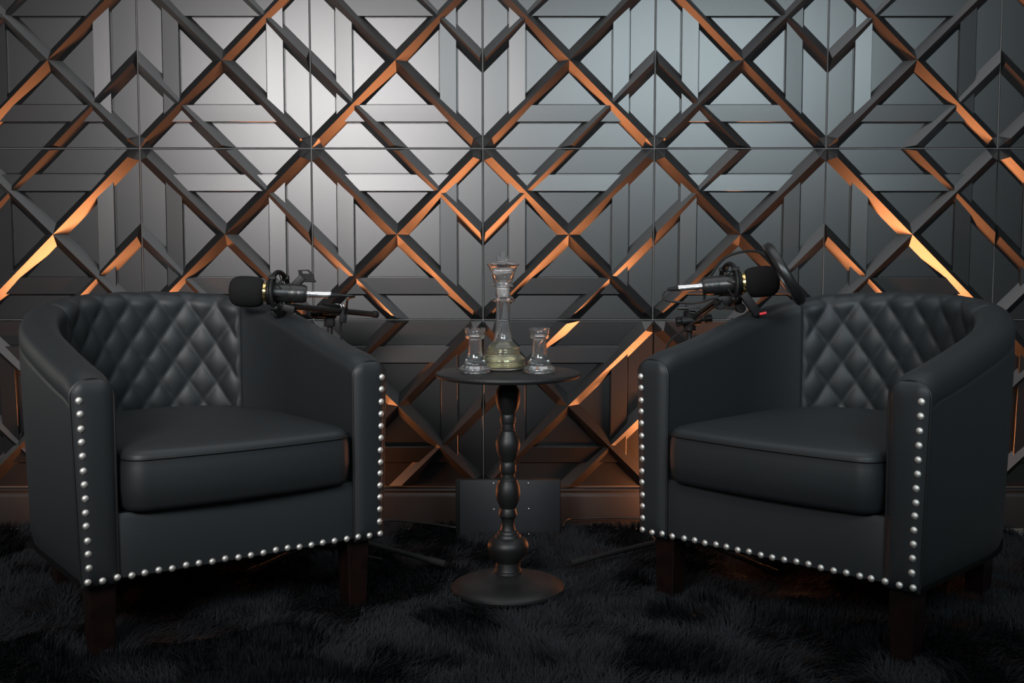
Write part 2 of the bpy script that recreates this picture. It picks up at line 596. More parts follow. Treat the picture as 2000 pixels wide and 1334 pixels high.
for fi, q in enumerate(f):
    i, k = divmod(fi, np_rows)
    sm = 0.5*(s_in[i] + s_in[i + 1])
    if k >= QUILT0 - 3 and abs(sm) < QS + 0.003: faces_q.append(q)
    else: faces_s.append(q)

chairs = []
LC = dict(loc=(-0.561, -1.005), th=0.64, mir=False)
RC = dict(loc=(0.534, -1.005), th=0.775, mir=True)
def place(frontc, th, mir):
    if not mir: n_ = Vector((-math.sin(th), math.cos(th))); rz = th
    else: n_ = Vector((math.sin(th), math.cos(th))); rz = -th
    c = Vector(frontc) + n_*(D/2)
    return (c.x, c.y, 0), rz
loc, rz = place(LC['loc'], LC['th'], False)
chairL = thing('tub_chair', 'black leather tub chair with quilted back, under the microphone without a pop filter', 'armchair', loc, rz, 'quilted tub chairs')
shell = mesh_obj('tub_shell', v, faces_s, M['leather'], chairL, True, 60)
quilt = mesh_obj('quilted_back', v, faces_q, M['leather'], chairL, True, 80)
for ob in (shell, quilt):
    bm = bmesh.new(); bm.from_mesh(ob.data)
    bmesh.ops.delete(bm, geom=[x for x in bm.verts if not x.link_faces], context='VERTS')
    bm.to_mesh(ob.data); bm.free()
    ob.data.shade_smooth()
quilt['label'] = 'diamond quilted inner back panel'

# arm front panels with rounded tops and puffed faces
def arm_panel(side):
    hw = TH/2
    zr = 0.034
    h = top_h(YF)
    nzp, nxp = 46, 12
    zs = [ZB + (h - ZB)*(1 - (1 - k/nzp)**1.0) for k in range(nzp + 1)]
    zs = sorted(set([round(z, 5) for z in zs] + [round(h - zr + zr*math.sin(a*PI/2/10), 5) for a in range(11)]))
    v = []; f = []
    for z in zs:
        wv = hw if z <= h - zr else hw*max(0, 1 - ((z - (h - zr))/zr)**2.3)**(1/2.3)
        wv = max(wv, 0.0005)
        lowt = TAPER*max(0, 1 - (z - ZB)/0.40)
        for k in range(nxp + 1):
            u = -1 + 2*k/nxp
            edge = max(abs(u)*wv, 0)
            d_e = min(wv*(1 - abs(u)), (h - z)*0.9 + 0.0, (z - ZB)*0.7)
            fwd = 0.013*(1 - math.exp(-max(0, d_e)/0.009))
            xx = u*wv
            if side*u > 0: xx -= side*lowt*abs(u)
            v.append((side*(W/2 - hw) + xx, YF + 0.001 - fwd, z))
    m_ = nxp + 1
    for r in range(len(zs) - 1):
        for k in range(nxp): f.append((r*m_ + k, r*m_ + k + 1, (r + 1)*m_ + k + 1, (r + 1)*m_ + k))
    return v, f, zs
for side in (-1, 1):
    av, af, zs = arm_panel(side)
    mesh_obj('arm_panel', av, af, M['leather'], chairL, True, 80)
    hw, zr, h = TH/2, 0.034, top_h(YF)
    cx = side*(W/2 - hw)
    lt = lambda z: TAPER*max(0, 1 - (z - ZB)/0.40)
    pts = [(cx - hw, YF, ZB + 0.01 + (h - zr - ZB - 0.01)*k/12) for k in range(12)]
    pts += [(cx - hw*math.cos(PI*k/14), YF, h - zr + zr*math.sin(PI*k/14)) for k in range(15)]
    pts += [(cx + hw, YF, h - zr - (h - zr - ZB - 0.01)*k/12) for k in range(1, 13)]
    pts = [(x - side*lt(z) if side*(x - cx) > 0 else x, y, z) for x, y, z in pts]
    MB().tube(pts, 0.0024, 6).build('piping', M['stitch'], chairL)

# seat base with front rail
inner = [tuple(p) for p in (OP + NIN*(TH - 0.012))]
ip = [(x, y) for x, y in inner]
def loft(rings, cap_top=True, cap_bot=True):
    n = len(rings[0]); v = []; f = []
    for r in rings: v += r
    for a in range(len(rings) - 1):
        for k in range(n):
            k2 = (k + 1) % n
            f.append((a*n + k, a*n + k2, (a + 1)*n + k2, (a + 1)*n + k))
    if cap_bot: f.append(tuple(range(n))[::-1])
    if cap_top: f.append(tuple((len(rings) - 1)*n + k for k in range(n)))
    return v, f
iw = W/2 - TH + 0.004
fr = [(iw - 2*iw*k/24, YF + 0.004 - 0.006*(1 - (1 - 2*k/24)**8)) for k in range(25)]
plan = [p for p in ip if p[1] > YF + 0.02][::6] + fr
rv, rf = loft([[(x*0.985, y + 0.010, ZB + 0.001) for x, y in plan], [(x, y, ZB + 0.008) for x, y in plan], [(x, y, 0.268) for x, y in plan], [(x, y + 0.006, 0.280) for x, y in plan]])
mesh_obj('front_rail', rv, rf, M['leather'], chairL, True, 50)
# dark underside
uv_ = [(x*0.97, y*0.97) for x, y in OP[::4]]
rv, rf = loft([[(x, y, ZB + 0.002) for x, y in uv_], [(x, y, ZB + 0.010) for x, y in uv_]])
mesh_obj('underside', rv, rf, M['under'], chairL, False)

# seat cushion
ci = OP + NIN*(TH + 0.006)
cpl = [tuple(p) for p in ci if p[1] > YF + 0.045][::3]
xr = W/2 - TH - 0.013
yfr = YF - 0.030
cr = 0.042
front = []
for k in range(9):
    a = k*PI/2/8
    front.append((xr - cr + cr*math.cos(a), yfr + cr - cr*math.sin(a)))
for k in range(1, 24):
    u = k/24
    xx = (xr - cr) - 2*(xr - cr)*u
    front.append((xx, yfr - 0.012*(1 - (2*u - 1)**2)))
for k in range(9):
    a = PI/2 + k*PI/2/8
    front.append((-xr + cr + cr*math.cos(a), yfr + cr - cr*math.sin(a)))
plan = np.array(cpl + front)
cen = np.array([0, -0.04])
def ring(scale_in, z, crown=0.0):
    d = plan - cen
    L = np.linalg.norm(d, axis=1)[:, None]
    p = cen + d*(1 - scale_in/L)
    return [(x, y, z) for x, y in p]
ZC0, ZC1 = 0.281, 0.400
rings = [ring(0.020, ZC0), ring(0.008, ZC0 + 0.004), ring(0.001, ZC0 + 0.014), ring(-0.004, ZC0 + 0.050), ring(-0.003, ZC1 - 0.028), ring(0.0012, ZC1 - 0.014), ring(0.0005, ZC1 - 0.009), ring(0.006, ZC1 - 0.001), ring(0.016, ZC1 + 0.004)]
dd = np.linalg.norm(plan - cen, axis=1)
for sc in (0.85, 0.7, 0.5, 0.3, 0.1):
    p = cen + (plan - cen)*sc
    rings.append([(x, y, ZC1 + 0.004 + 0.020*(1 - sc**2)) for x, y in p])
cv, cf = loft(rings)
cush = mesh_obj('seat_cushion', cv, cf, M['leather'], chairL, True, 60)
pt = ring(-0.0010, ZC1 - 0.0125)
nb = len(cpl)
MB().tube(pt[nb - 4:] , 0.0020, 6).build('stitching', M['stitch'], cush)

# legs
def leg(x, y):
    bm = bmesh.new()
    t0, t1 = 0.027, 0.022
    vs_ = [bm.verts.new((x + sx*t, y + sy*t, z)) for t, z in ((t1, FLOOR + 0.010), (t0, ZB + 0.004)) for sx, sy in ((-1, -1), (1, -1), (1, 1), (-1, 1))]
    for q in ((3, 2, 1, 0), (4, 5, 6, 7), (0, 1, 5, 4), (1, 2, 6, 5), (2, 3, 7, 6), (3, 0, 4, 7)): bm.faces.new([vs_[i] for i in q])
    bmesh.ops.bevel(bm, geom=bm.edges[:], offset=0.002, segments=1, affect='EDGES')
    return bm
for x, y in ((-W/2 + 0.060, YF + 0.050), (W/2 - 0.060, YF + 0.050), (-W/2 + 0.13, D/2 - 0.10), (W/2 - 0.13, D/2 - 0.10)):
    bm_obj('leg', leg(x, y), M['wood'], chairL, True, 30)

# nail-head studs: down both arm fronts and along the bottom edge
r = 0.0072
sm = MB().lathe([(r*1.02, 0.0), (r, 0.0012), (r*0.82, 0.0034), (r*0.5, 0.0048), (0, 0.0054)], (0, 0, 0), (0, -1, 0), 12)
st0 = sm.build('stud', M['nickel'], chairL)
srng = random.Random(3)
spots = []
for side in (-1, 1):
    for k in range(13):
        z = ZB + 0.041 + (ZA - 0.049 - ZB - 0.041)*k/12
        lowt = TAPER*max(0, 1 - (z - ZB)/0.40)
        spots.append((side*(W/2 - 0.0145 - lowt), YF - 0.0095, z))
for k in range(24):
    u = -1 + 2*k/23
    spots.append((u*(W/2 - 0.022), YF - (0.0078 if abs(u) > 0.72 else 0.0015), ZB + 0.012))
for i, sp in enumerate(spots):
    o = st0 if i == 0 else copy_obj(st0, chairL)
    o.location = (sp[0] + srng.uniform(-.0008, .0008), sp[1], sp[2] + srng.uniform(-.0012, .0012))

# second chair: copies of the first and of its parts
chairR = chairL.copy(); link(chairR)
loc, rz = place(RC['loc'], RC['th'], True)
chairR.location = loc; chairR.rotation_euler = (0, 0, rz)
chairR['label'] = 'black leather tub chair with quilted back, under the microphone with the round pop filter'
for ch in list(chairL.children):
    c = copy_obj(ch, chairR)
    for g in list(ch.children): copy_obj(g, c)

# ------------------------------------------------------------------ pedestal table
TX, TY, TZ = -0.0095, -0.717, 0.5145
tb = thing('side_table', 'small round black pedestal table with turned column, standing between the chairs', 'table', (TX, TY, 0))
MB().lathe([(0, TZ - 0.014), (0.158, TZ - 0.014), (0.166, TZ - 0.012), (0.1690, TZ - 0.007), (0.1675, TZ - 0.002), (0.163, TZ), (0, TZ)], seg=96).build('tabletop', M['tabletop'], tb)
raw_prof = [(122, 34), (150, 50), (172, 63), (200, 67), (232, 66), (265, 58), (295, 43), (303, 39), (308, 42), (322, 43), (340, 43), (350, 41), (354, 37), (378, 37), (383, 41), (390, 40), (394, 44), (408, 47), (430, 58), (455, 65), (475, 66), (505, 61), (540, 46), (562, 38), (568, 42), (588, 45), (612, 45), (624, 42), (630, 38), (645, 39), (655, 48), (662, 52), (668, 52), (690, 62), (725, 66.5), (745, 66), (775, 61), (800, 50), (818, 42), (826, 45), (850, 51), (860, 50), (868, 41), (876, 38), (905, 35.5), (926, 39), (938, 43), (944, 52), (956, 58), (960, 66), (974, 73), (978, 82), (994, 100), (1015, 111), (1035, 112), (1062, 104), (1090, 84), (1108, 70), (1116, 66), (1150, 70), (1163, 75)]
def zt(Y): return 0.513 - ((700 + Y/2.78) - 727)/834
prof = [(hw*0.000431, zt(Y)) for Y, hw in raw_prof]
fine = []
for (r0, z0), (r1, z1) in zip(prof, prof[1:]):
    fine.append((r0, z0))
fine.append(prof[-1])
fine = [(0, TZ - 0.010), (0.020, TZ - 0.010)] + fine + [(0.030, zt(1163) - 0.006), (0, zt(1163) - 0.006)]
MB().lathe(fine, seg=56).build('turned_column', M['table'], tb, angle=28)
zk = zt(1163)
MB().lathe([(0, zk + 0.002), (0.031, zk + 0.002), (0.035, zk), (0.036, zk - 0.004), (0.050, zk - 0.007), (0.060, zk - 0.013), (0.078, zk - 0.018), (0.098, zk - 0.021), (0.116, zk - 0.026), (0.128, 0.012), (0.1335, 0.007), (0.1345, 0.002), (0.132, -0.004), (0.110, FLOOR + 0.010), (0, FLOOR + 0.010)], seg=96).build('base', M['table'], tb, angle=28)

# ------------------------------------------------------------------ chess glassware
K = 0.000232
dec = thing('decanter', 'tall glass decanter shaped like a chess king, at the middle of the table', 'decanter', (-0.0210, -0.680, TZ + 0.0003))
def kz(Y): return (1245 - Y)*K
outer = [(0, 0), (185*K, 0), (198*K, 3*K), (206*K, kz(1225)), (204*K, kz(1212)), (214*K, kz(1205)), (224*K, kz(1190)), (222*K, kz(1172)), (212*K, kz(1165)), (222*K, kz(1155)), (228*K, kz(1142)), (222*K, kz(1128)), (196*K, kz(1104)), (176*K, kz(1090)), (166*K, kz(1072)), (172*K, kz(1058)), (166*K, kz(1044)), (160*K, kz(1036)), (160*K, kz(1020)), (146*K, kz(1004)), (122*K, kz(984)), (104*K, kz(962)), (92*K, kz(940)), (84*K, kz(900)), (78*K, kz(850)), (74*K, kz(780)), (71*K, kz(680)), (70*K, kz(600)), (70*K, kz(562)), (84*K, kz(556)), (118*K, kz(552)), (126*K, kz(540)), (118*K, kz(528)), (96*K, kz(508)), (80*K, kz(496)), (76*K, kz(470)), (76*K, kz(424))]
innerp = [(66*K, kz(424)), (64*K, kz(500)), (60*K, kz(560)), (60*K, kz(680)), (63*K, kz(780)), (68*K, kz(850)), (78*K, kz(920)), (96*K, kz(962)), (136*K, kz(1004)), (150*K, kz(1030)), (152*K, kz(1060)), (170*K, kz(1100)), (205*K, kz(1132)), (206*K, kz(1170)), (186*K, kz(1215)), (150*K, kz(1224)), (0, kz(1226))]
MB().lathe(outer + innerp, seg=64).build('bottle', M['glass'], dec, angle=60)
liq = [(0, kz(1225.4)), (150*K, kz(1223.4)), (187*K, kz(1214.6)), (207*K, kz(1170)), (206*K, kz(1132)), (171*K, kz(1100)), (153*K, kz(1060)), (151*K, kz(1030)), (137*K, kz(1004)), (97*K, kz(962)), (90*K, kz(950)), (0, kz(950))]
MB().lathe(liq, seg=64).build('liquid', M['liquid'], dec, angle=60)
stp = thing('stopper', 'glass king crown stopper with a cross, plugged into the decanter neck', 'stopper', (-0.0210, -0.680, TZ + 0.0003))
MB().lathe([(0, kz(512)), (56*K, kz(512)), (61*K, kz(506)), (64.5*K, kz(426)), (66*K, kz(404)), (0, kz(404))], seg=40).build('ground_plug', M['frosted'], stp, angle=40)['label'] = 'frosted white plug'
crown = [(0, kz(403)), (84*K, kz(403)), (104*K, kz(400)), (108*K, kz(393)), (100*K, kz(384)), (90*K, kz(376)), (96*K, kz(345)), (108*K, kz(300)), (128*K, kz(240)), (150*K, kz(195)), (166*K, kz(180)), (166*K, kz(174)), (150*K, kz(172)), (120*K, kz(170)), (100*K, kz(160)), (70*K, kz(152)), (46*K, kz(146)), (0, kz(144))]
cin = [(0, kz(360)), (60*K, kz(352)), (78*K, kz(330)), (96*K, kz(270)), (116*K, kz(222)), (110*K, kz(200)), (70*K, kz(186)), (0, kz(180))]
mb = MB(); mb.lathe(crown, seg=56); mb.lathe(cin[::-1], seg=56)
o = mb.build('crown', M['glass'], stp, angle=50)
# the hollow inside the crown faces inwards
bm = bmesh.new(); bm.from_mesh(o.data)
inner_f = [fc for fc in bm.faces if all(math.hypot(q.co.x, q.co.y) < 118*K and kz(362) < q.co.z < kz(178) for q in fc.verts)]
ids = set()
isl = []
for fc in bm.faces:
    zs_ = [q.co.z for q in fc.verts]
lab = {}
for vtx in bm.verts:
    if vtx.index in lab: continue
    stack = [vtx]; grp = []
    while stack:
        q = stack.pop()
        if q.index in lab: continue
        lab[q.index] = len(isl); grp.append(q)
        for e in q.link_edges: stack.append(e.other_vert(q))
    isl.append(grp)
hol = min(isl, key=lambda g: max(q.co.z for q in g) - min(q.co.z for q in g))
hs = set(q.index for q in hol)
bmesh.ops.reverse_faces(bm, faces=[fc for fc in bm.faces if fc.verts[0].index in hs])
bm.to_mesh(o.data); bm.free()
# flared cross on top
cr2 = [(-26, 150), (-30, 138), (-66, 128), (-66, 92), (-58, 88), (-28, 100), (-22, 92), (-38, 60), (-36, 50), (36, 50), (38, 60), (22, 92), (28, 100), (58, 88), (66, 92), (66, 128), (30, 138), (26, 150)]
n = len(cr2)
v = [(x*K, y_, kz(Y)) for y_ in (-14*K, 14*K) for x, Y in cr2]
f = [(i, (i + 1) % n, n + (i + 1) % n, n + i) for i in range(n)] + [tuple(range(n)), tuple(range(n, 2*n))]
bm = bmesh.new(); vv = [bm.verts.new(p) for p in v]
for q in f: bm.faces.new([vv[i] for i in q])
bmesh.ops.recalc_face_normals(bm, faces=bm.faces)
bmesh.ops.bevel(bm, geom=[e for e in bm.edges], offset=3*K, segments=1, affect='EDGES')
o = bm_obj('cross', bm, M['glass'], stp, True, 40); o.rotation_euler = (0, 0, 0.3)

def rz_(Y): return (1270 - Y)*K
def make_rook(loc, label):
    t = thing('rook_glass', label, 'glass', loc, 0, 'chess rook glasses on the table')
    out = [(0, 0), (140*K, 0), (152*K, 6*K), (156*K, rz_(1240)), (152*K, rz_(1222)), (134*K, rz_(1204)), (116*K, rz_(1192)), (116*K, rz_(1180)), (110*K, rz_(1168)), (94*K, rz_(1146)), (82*K, rz_(1110)), (74*K, rz_(1060)), (68*K, rz_(1000)), (64*K, rz_(950)), (66*K, rz_(938)), (90*K, rz_(930)), (101*K, rz_(918)), (103*K, rz_(890)), (105*K, rz_(842)), (105*K, rz_(838))]
    inn = [(92*K, rz_(838)), (90*K, rz_(900)), (74*K, rz_(918)), (53*K, rz_(935)), (52*K, rz_(1000)), (56*K, rz_(1060)), (58*K, rz_(1110)), (50*K, rz_(1140)), (0, rz_(1150))]
    MB().lathe(out + inn, seg=48).build('cup', M['glass'], t, angle=50)
    # battlements
    mb = MB()
    for k in range(6):
        a0 = 2*PI*k/6 + 0.2; a1 = a0 + 2*PI/6*0.74
        vv = []; ff = []
        m_ = 7
        for j in range(m_):
            a = a0 + (a1 - a0)*j/(m_ - 1)
            for rr, zz in ((104.5*K, rz_(839.5)), (104.5*K, rz_(825)), (93*K, rz_(825)), (93*K, rz_(839.5))):
                vv.append((rr*math.cos(a), rr*math.sin(a), zz))
        for j in range(m_ - 1):
            for c in range(4):
                c2 = (c + 1) % 4
                ff.append((j*4 + c, j*4 + c2, (j + 1)*4 + c2, (j + 1)*4 + c))
        ff += [(3, 2, 1, 0), tuple((m_ - 1)*4 + c for c in range(4))]
        mb.add(vv, ff)
    mb.build('battlements', M['glass'], t, angle=40)
    return t
rk = make_rook((-0.0847, -0.7466, TZ + 0.0003), 'chess rook shaped glass beside the decanter, towards the microphone without pop filter')
rk2 = rk.copy(); link(rk2); rk2.location = (0.063, -0.7466, TZ + 0.0003); rk2.rotation_euler = (0, 0, 0.5)
rk2['label'] = 'chess rook shaped glass beside the decanter, towards the pop filter'
for ch in list(rk.children): copy_obj(ch, rk2)

# ------------------------------------------------------------------ black board on the rug behind the table
bt = thing('floor_box', 'flat black box standing on edge by the baseboard behind the table', 'box', (-0.0108, -0.205, 0))
MB().box((0, 0.012, 0.0705), (0.295, 0.022, 0.171), None, 0.002).build('case', M['plastic'], bt)
MB().box((0.005, 0.000, 0.0705), (0.281, 0.006, 0.169), None, 0.001).build('front_plate', M['board'], bt)
s0 = None
for sx, sz in ((-0.041, 0.147), (0.057, 0.147), (-0.040, 0.073), (0.058, 0.074), (-0.040, 0.002), (0.058, 0.002)):
    if s0 is None:
        s0 = MB().lathe([(0, -0.001), (0.0022, -0.001), (0.0022, 0.0008), (0.0012, 0.0014), (0, 0.0014)], (0, 0, 0), (0, -1, 0), 10).build('screw', M['screw'], bt); o = s0
    else: o = copy_obj(s0, bt)
    o.location = (sx, -0.003, sz)

# ------------------------------------------------------------------ microphones (axis +X of the root points to the windscreen)
def make_mic(label, loc, rot, sc):
    t = thing('microphone', label, 'microphone', loc, 0, 'studio microphones')
    t.rotation_euler = rot
    t.scale = (sc, sc, sc)
    X = Vector((1, 0, 0))
    ws = []
    for k in range(9):
        a = PI/2*k/8
        ws.append((0.040*math.sin(a)**0.8, 0.118 - 0.026*(1 - math.cos(a)) if False else 0.0))
    prof = [(0, 0.121), (0.014, 0.1205), (0.024, 0.1180), (0.032, 0.1125), (0.0375, 0.103), (0.0398, 0.090), (0.0402, 0.072), (0.0392, 0.055), (0.0365, 0.043), (0.0315, 0.036), (0.026, 0.034), (0.0, 0.034)]
    MB().lathe(prof, (0, 0, 0), X, 40).build('windscreen', M['foam'], t, angle=60)
    MB().lathe([(0, 0.026), (0.0255, 0.026), (0.0262, 0.027), (0.0262, 0.040), (0.0, 0.040)], (0, 0, 0), X, 36).build('gold_ring', M['gold'], t)['label'] = 'gold ring behind the foam'
    MB().lathe([(0, 0.027), (0.0245, 0.027), (0.0245, -0.028), (0.0235, -0.030), (0.0235, -0.032), (0.0245, -0.034), (0.0245, -0.050), (0.0238, -0.052), (0.0238, -0.054), (0.0242, -0.056), (0.0236, -0.068), (0.020, -0.075), (0.0, -0.075)], (0, 0, 0), X, 36).build('body', M['metal_black'], t, angle=30)
    MB().lathe([(0, -0.072), (0.0088, -0.072), (0.0095, -0.076), (0.0095, -0.084), (0.0088, -0.086), (0.0088, -0.124), (0.0095, -0.126), (0.0095, -0.136), (0.008, -0.138), (0, -0.138)], (0, 0, 0), X, 24).build('plug', M['chrome'], t)['label'] = 'silver cable plug'
    MB().lathe([(0, -0.136), (0.0062, -0.136), (0.0058, -0.150), (0.0042, -0.165), (0, -0.165)], (0, 0, 0), X, 16).build('plug_boot', M['rubber'], t)
    return t

def build_rot(mb, R, o):
    mb.v = [R @ p + o for p in mb.v]
    return mb

HOOP_YAW = {'l': -0.36, 'r': 0.36}
def shock_mount(stand, o, R, kind):
    """an outer hoop, an inner clamp ring and elastic cords, in the microphone's frame"""
    X = Vector((1, 0, 0))
    t = build_rot(MB().lathe([(0.0250, 0.006), (0.0300, 0.006), (0.0310, 0.008), (0.0310, 0.022), (0.0300, 0.024), (0.0250, 0.024), (0.0250, 0.006)], (0, 0, 0), X, 36), R, o).build('shock_mount', M['plastic'], stand)
    Hr = Euler((0, 0.10, HOOP_YAW[kind]), 'XYZ').to_matrix()
    hp = lambda a: Vector((-0.007, 0, 0)) + Hr @ Vector((0, 0.051*math.cos(a), 0.051*math.sin(a)))
    m2 = MB().tube([hp(2*PI*k/48) for k in range(48)], 0.0058, 10, closed=True)
    for k in range(4):
        a = PI/4 + k*PI/2
        p = hp(a)
        m2.cyl(p - Vector((0.009, 0, 0)), p + Vector((0.009, 0, 0)), 0.0072, seg=12, bevel=0.002)
    build_rot(m2, R, o).build('outer_hoop', M['plastic'], t)
    m3 = MB()
    for k in range(8):
        a = k*PI/4; b = a + 0.35
        m3.tube([hp(a), (0.013, 0.031*math.cos(b), 0.031*math.sin(b))], 0.0016, 6)
        m3.tube([hp(a), (-0.012, 0.0245*math.cos(a - .35), 0.0245*math.sin(a - .35))], 0.0016, 6)
    build_rot(m3, R, o).build('elastic_cord', M['rubber'], t)
    return t

def knob(mb, p0, p1, r):
    p0, p1 = Vector(p0), Vector(p1)
    d = (p1 - p0)
    mb.cyl(p0, p1, r, seg=14, bevel=0.0015)
    a, b = frame(d)
    for k in range(8):
        q = 2*PI*k/8
        c = a*(r*math.cos(q)) + b*(r*math.sin(q))
        mb.cyl(p0 + c + d*0.1, p0 + c + d*0.9, r*0.16, seg=6)

def make_stand(label, base_xy, top_z, feet, hub_z):
    t = thing('microphone_stand', label, 'stand', (base_xy[0], base_xy[1], 0), 0, 'tripod microphone stands')
    b = Vector((base_xy[0], base_xy[1], 0))
    MB().cyl((0, 0, 0.012), (0, 0, top_z*0.62), 0.0105, seg=18).cyl((0, 0, top_z*0.55), (0, 0, top_z), 0.0078, seg=18).build('pole', M['metal_black'], t)
    MB().cyl((0, 0, top_z*0.60), (0, 0, top_z*0.68), 0.016, seg=18, bevel=0.003).build('height_collar', M['plastic'], t)
    MB().cyl((0, 0, hub_z - 0.03), (0, 0, hub_z + 0.03), 0.020, seg=18, bevel=0.003).build('hub', M['plastic'], t)
    for fx, fy in feet:
        e = Vector((fx, fy, 0.018)) - b
        s = Vector((0, 0, hub_z)) + Vector((e.x, e.y, 0)).normalized()*0.018
        d = (e - s)
        l = MB().cyl(s, s + d*0.90, 0.0068, seg=12).build('leg', M['rubber'], t)
        MB().cyl(s + d*0.86, s + d, 0.0088, seg=12, bevel=0.002).build('rubber_foot', M['rubber'], l)
    return t

# --- microphone over the first chair
o_l = Vector((-0.577, -0.555, 0.692))
rot_l = Euler((0, math.radians(-2.5), math.radians(180 + 6)), 'XYZ')
make_mic('black studio microphone with foam cover and gold ring, not behind a pop filter', o_l, rot_l, 0.955)
st = make_stand('black tripod stand with boom holding the microphone that has no pop filter', (-0.4760, -0.385), 0.625, ((-0.1656, -0.573), (-0.640, -0.655), (-0.52, -0.13)), 0.045)
B = Vector((-0.4760, -0.385, 0))
Rl = rot_l.to_matrix()
smn = shock_mount(st, o_l - B, Rl, 'l')
P = lambda x, y, z: Vector((x, y, z)) - B
# boom: from the mount back over the clutch to its capped tail
p0, p1 = P(-0.545, -0.535, 0.658), P(-0.362, -0.320, 0.6262)
MB().cyl(p0, p1, 0.0075, seg=16).build('boom', M['metal_black'], st)
d = (p1 - p0).normalized()
MB().cyl(p1 - d*0.012, p1 + d*0.004, 0.0095, seg=16, bevel=0.002).build('boom_cap', M['rubber'], st)
mb = MB()
cl = P(-0.4660, -0.420, 0.6440)
mb.box(cl + Vector((0, 0, 0)), (0.034, 0.036, 0.030), Euler((0, 0.12, 0.8)), 0.005)
mb.box(P(-0.476, -0.388, 0.620), (0.026, 0.026, 0.045), None, 0.005)
mb.cyl(P(-0.500, -0.405, 0.634), P(-0.455, -0.405, 0.632), 0.011, seg=16, bevel=0.002)
mb.box(P(-0.436, -0.41, 0.630), (0.018, 0.022, 0.042), Euler((0, 0.15, 0.2)), 0.004)
mb.build('clutch', M['plastic'], st)
mb = MB(); knob(mb, P(-0.503, -0.405, 0.634), P(-0.520, -0.405, 0.6345), 0.0115); mb.build('knob', M['plastic'], st)
mb = MB()
for k in range(3):
    mb.torus(P(-0.4545 + k*0.006, -0.4135 + k*0.0065, 0.6480 - k*0.0013), d, 0.0105, 0.0018, 20, 6)
mb.build('clamp_ring', M['chrome'], st)
# bracket from the boom to the shock mount and its sprung lever
mb = MB()
mb.box(P(-0.560, -0.545, 0.655), (0.050, 0.016, 0.018), Euler((0, 0.25, 0)), 0.003)
mb.box(P(-0.582, -0.555, 0.645), (0.020, 0.024, 0.020), Euler((0, 0.3, 0)), 0.004)
mb.build('mount_bracket', M['plastic'], st)
mb = MB()
L0, L1 = P(-0.545, -0.545, 0.700), P(-0.514, -0.545, 0.731)
dd_ = (L1 - L0)
mb.box((L0 + L1)/2, (dd_.length, 0.018, 0.019), Euler((0, -math.atan2(dd_.z, dd_.x), 0)), 0.003)
mb.build('lever', M['plastic'], smn)
mb = MB()
po = [(-0.5440, 0.7416), (-0.5188, 0.7427), (-0.5068, 0.7308), (-0.5030, 0.7146), (-0.5364, 0.7166), (-0.5418, 0.7286)]
pi_ = [(-0.5350, 0.7390), (-0.5200, 0.7394), (-0.5158, 0.7332), (-0.5190, 0.7325), (-0.5330, 0.7332), (-0.5345, 0.7345)]
vv, ff = [], []
for yy in (-0.548, -0.542):
    for x, z in po + pi_: vv.append(P(x + 0.0176, yy, z + 0.0060))
for i in range(6):
    j = (i + 1) % 6
    ff += [(i, j, 6 + j, 6 + i), (12 + i, 18 + i, 18 + j, 12 + j), (i, 12 + i, 12 + j, j), (6 + i, 6 + j, 18 + j, 18 + i)]
mb.add(vv, ff)
mb.cyl(P(-0.5194, -0.550, 0.7215), P(-0.4824, -0.550, 0.7200), 0.0030, seg=10, bevel=0.001)
mb.build('lever_plate', M['rubber'], smn, angle=30)
# its cable drops from the plug down behind the chair
plug_l = o_l + Rl @ Vector((-0.156, 0, 0))
c = MB().tube(spline([plug_l, plug_l + Vector((0.030, 0.012, -0.003)), (-0.415, -0.48, 0.672), (-0.428, -0.425, 0.640), (-0.4445, -0.405, 0.600), (-0.442, -0.40, 0.50), (-0.450, -0.395, 0.25), (-0.40, -0.42, 0.05), (-0.385, -0.46, 0.014), (-0.33, -0.50, 0.010)], 70), 0.0030, 8).build('microphone_cable', M['cable'])
c['label'] = 'thin black cable hanging from the microphone that has no pop filter'; c['category'] = 'cable'; c['group'] = 'black cables'

# --- microphone over the second chair
o_r = Vector((0.550, -0.500, 0.712))
rot_r = Euler((0, math.radians(-5.0), math.radians(-6)), 'XYZ')
make_mic('black studio microphone with foam cover, pointing at the round pop filter', o_r, rot_r, 0.97)
st = make_stand('black tripod stand holding the microphone that faces the pop filter', (0.4640, -0.385), 0.605, ((0.1469, -0.5638), (0.640, -0.655), (0.50, -0.13)), 0.045)
B = Vector((0.4640, -0.385, 0))
Rr = rot_r.to_matrix()
smn = shock_mount(st, o_r - B, Rr, 'r')
mb = MB()
mb.cyl(P(0.4640, -0.385, 0.585), P(0.4640, -0.385, 0.640), 0.0165, seg=20, bevel=0.003)
mb.cyl(P(0.440, -0.395, 0.612), P(0.492, -0.395, 0.617), 0.0130, seg=18, bevel=0.002)
mb.cyl(P(0.492, -0.395, 0.617), P(0.512, -0.395, 0.619), 0.0060, seg=12)
mb.build('clutch', M['plastic'], st)
mb = MB(); knob(mb, P(0.440, -0.395, 0.612), P(0.427, -0.395, 0.611), 0.0115); mb.build('knob', M['plastic'], st)
mb = MB(); knob(mb, P(0.502, -0.395, 0.618), P(0.520, -0.395, 0.620), 0.0105); mb.build('knob', M['plastic'], st)
mb = MB()
mb.box(P(0.474, -0.395, 0.648), (0.032, 0.018, 0.003), Euler((0, 0.05, 0)), 0.0006)
mb.box(P(0.474, -0.395, 0.634), (0.032, 0.018, 0.003), Euler((0, 0.05, 0)), 0.0006)
mb.box(P(0.4600, -0.395, 0.641), (0.003, 0.018, 0.016), None, 0.0006)
mb.cyl(P(0.432, -0.395, 0.646), P(0.460, -0.395, 0.646), 0.0046, seg=10)
mb.cyl(P(0.453, -0.395, 0.646), P(0.453, -0.395, 0.660), 0.0022, seg=8)
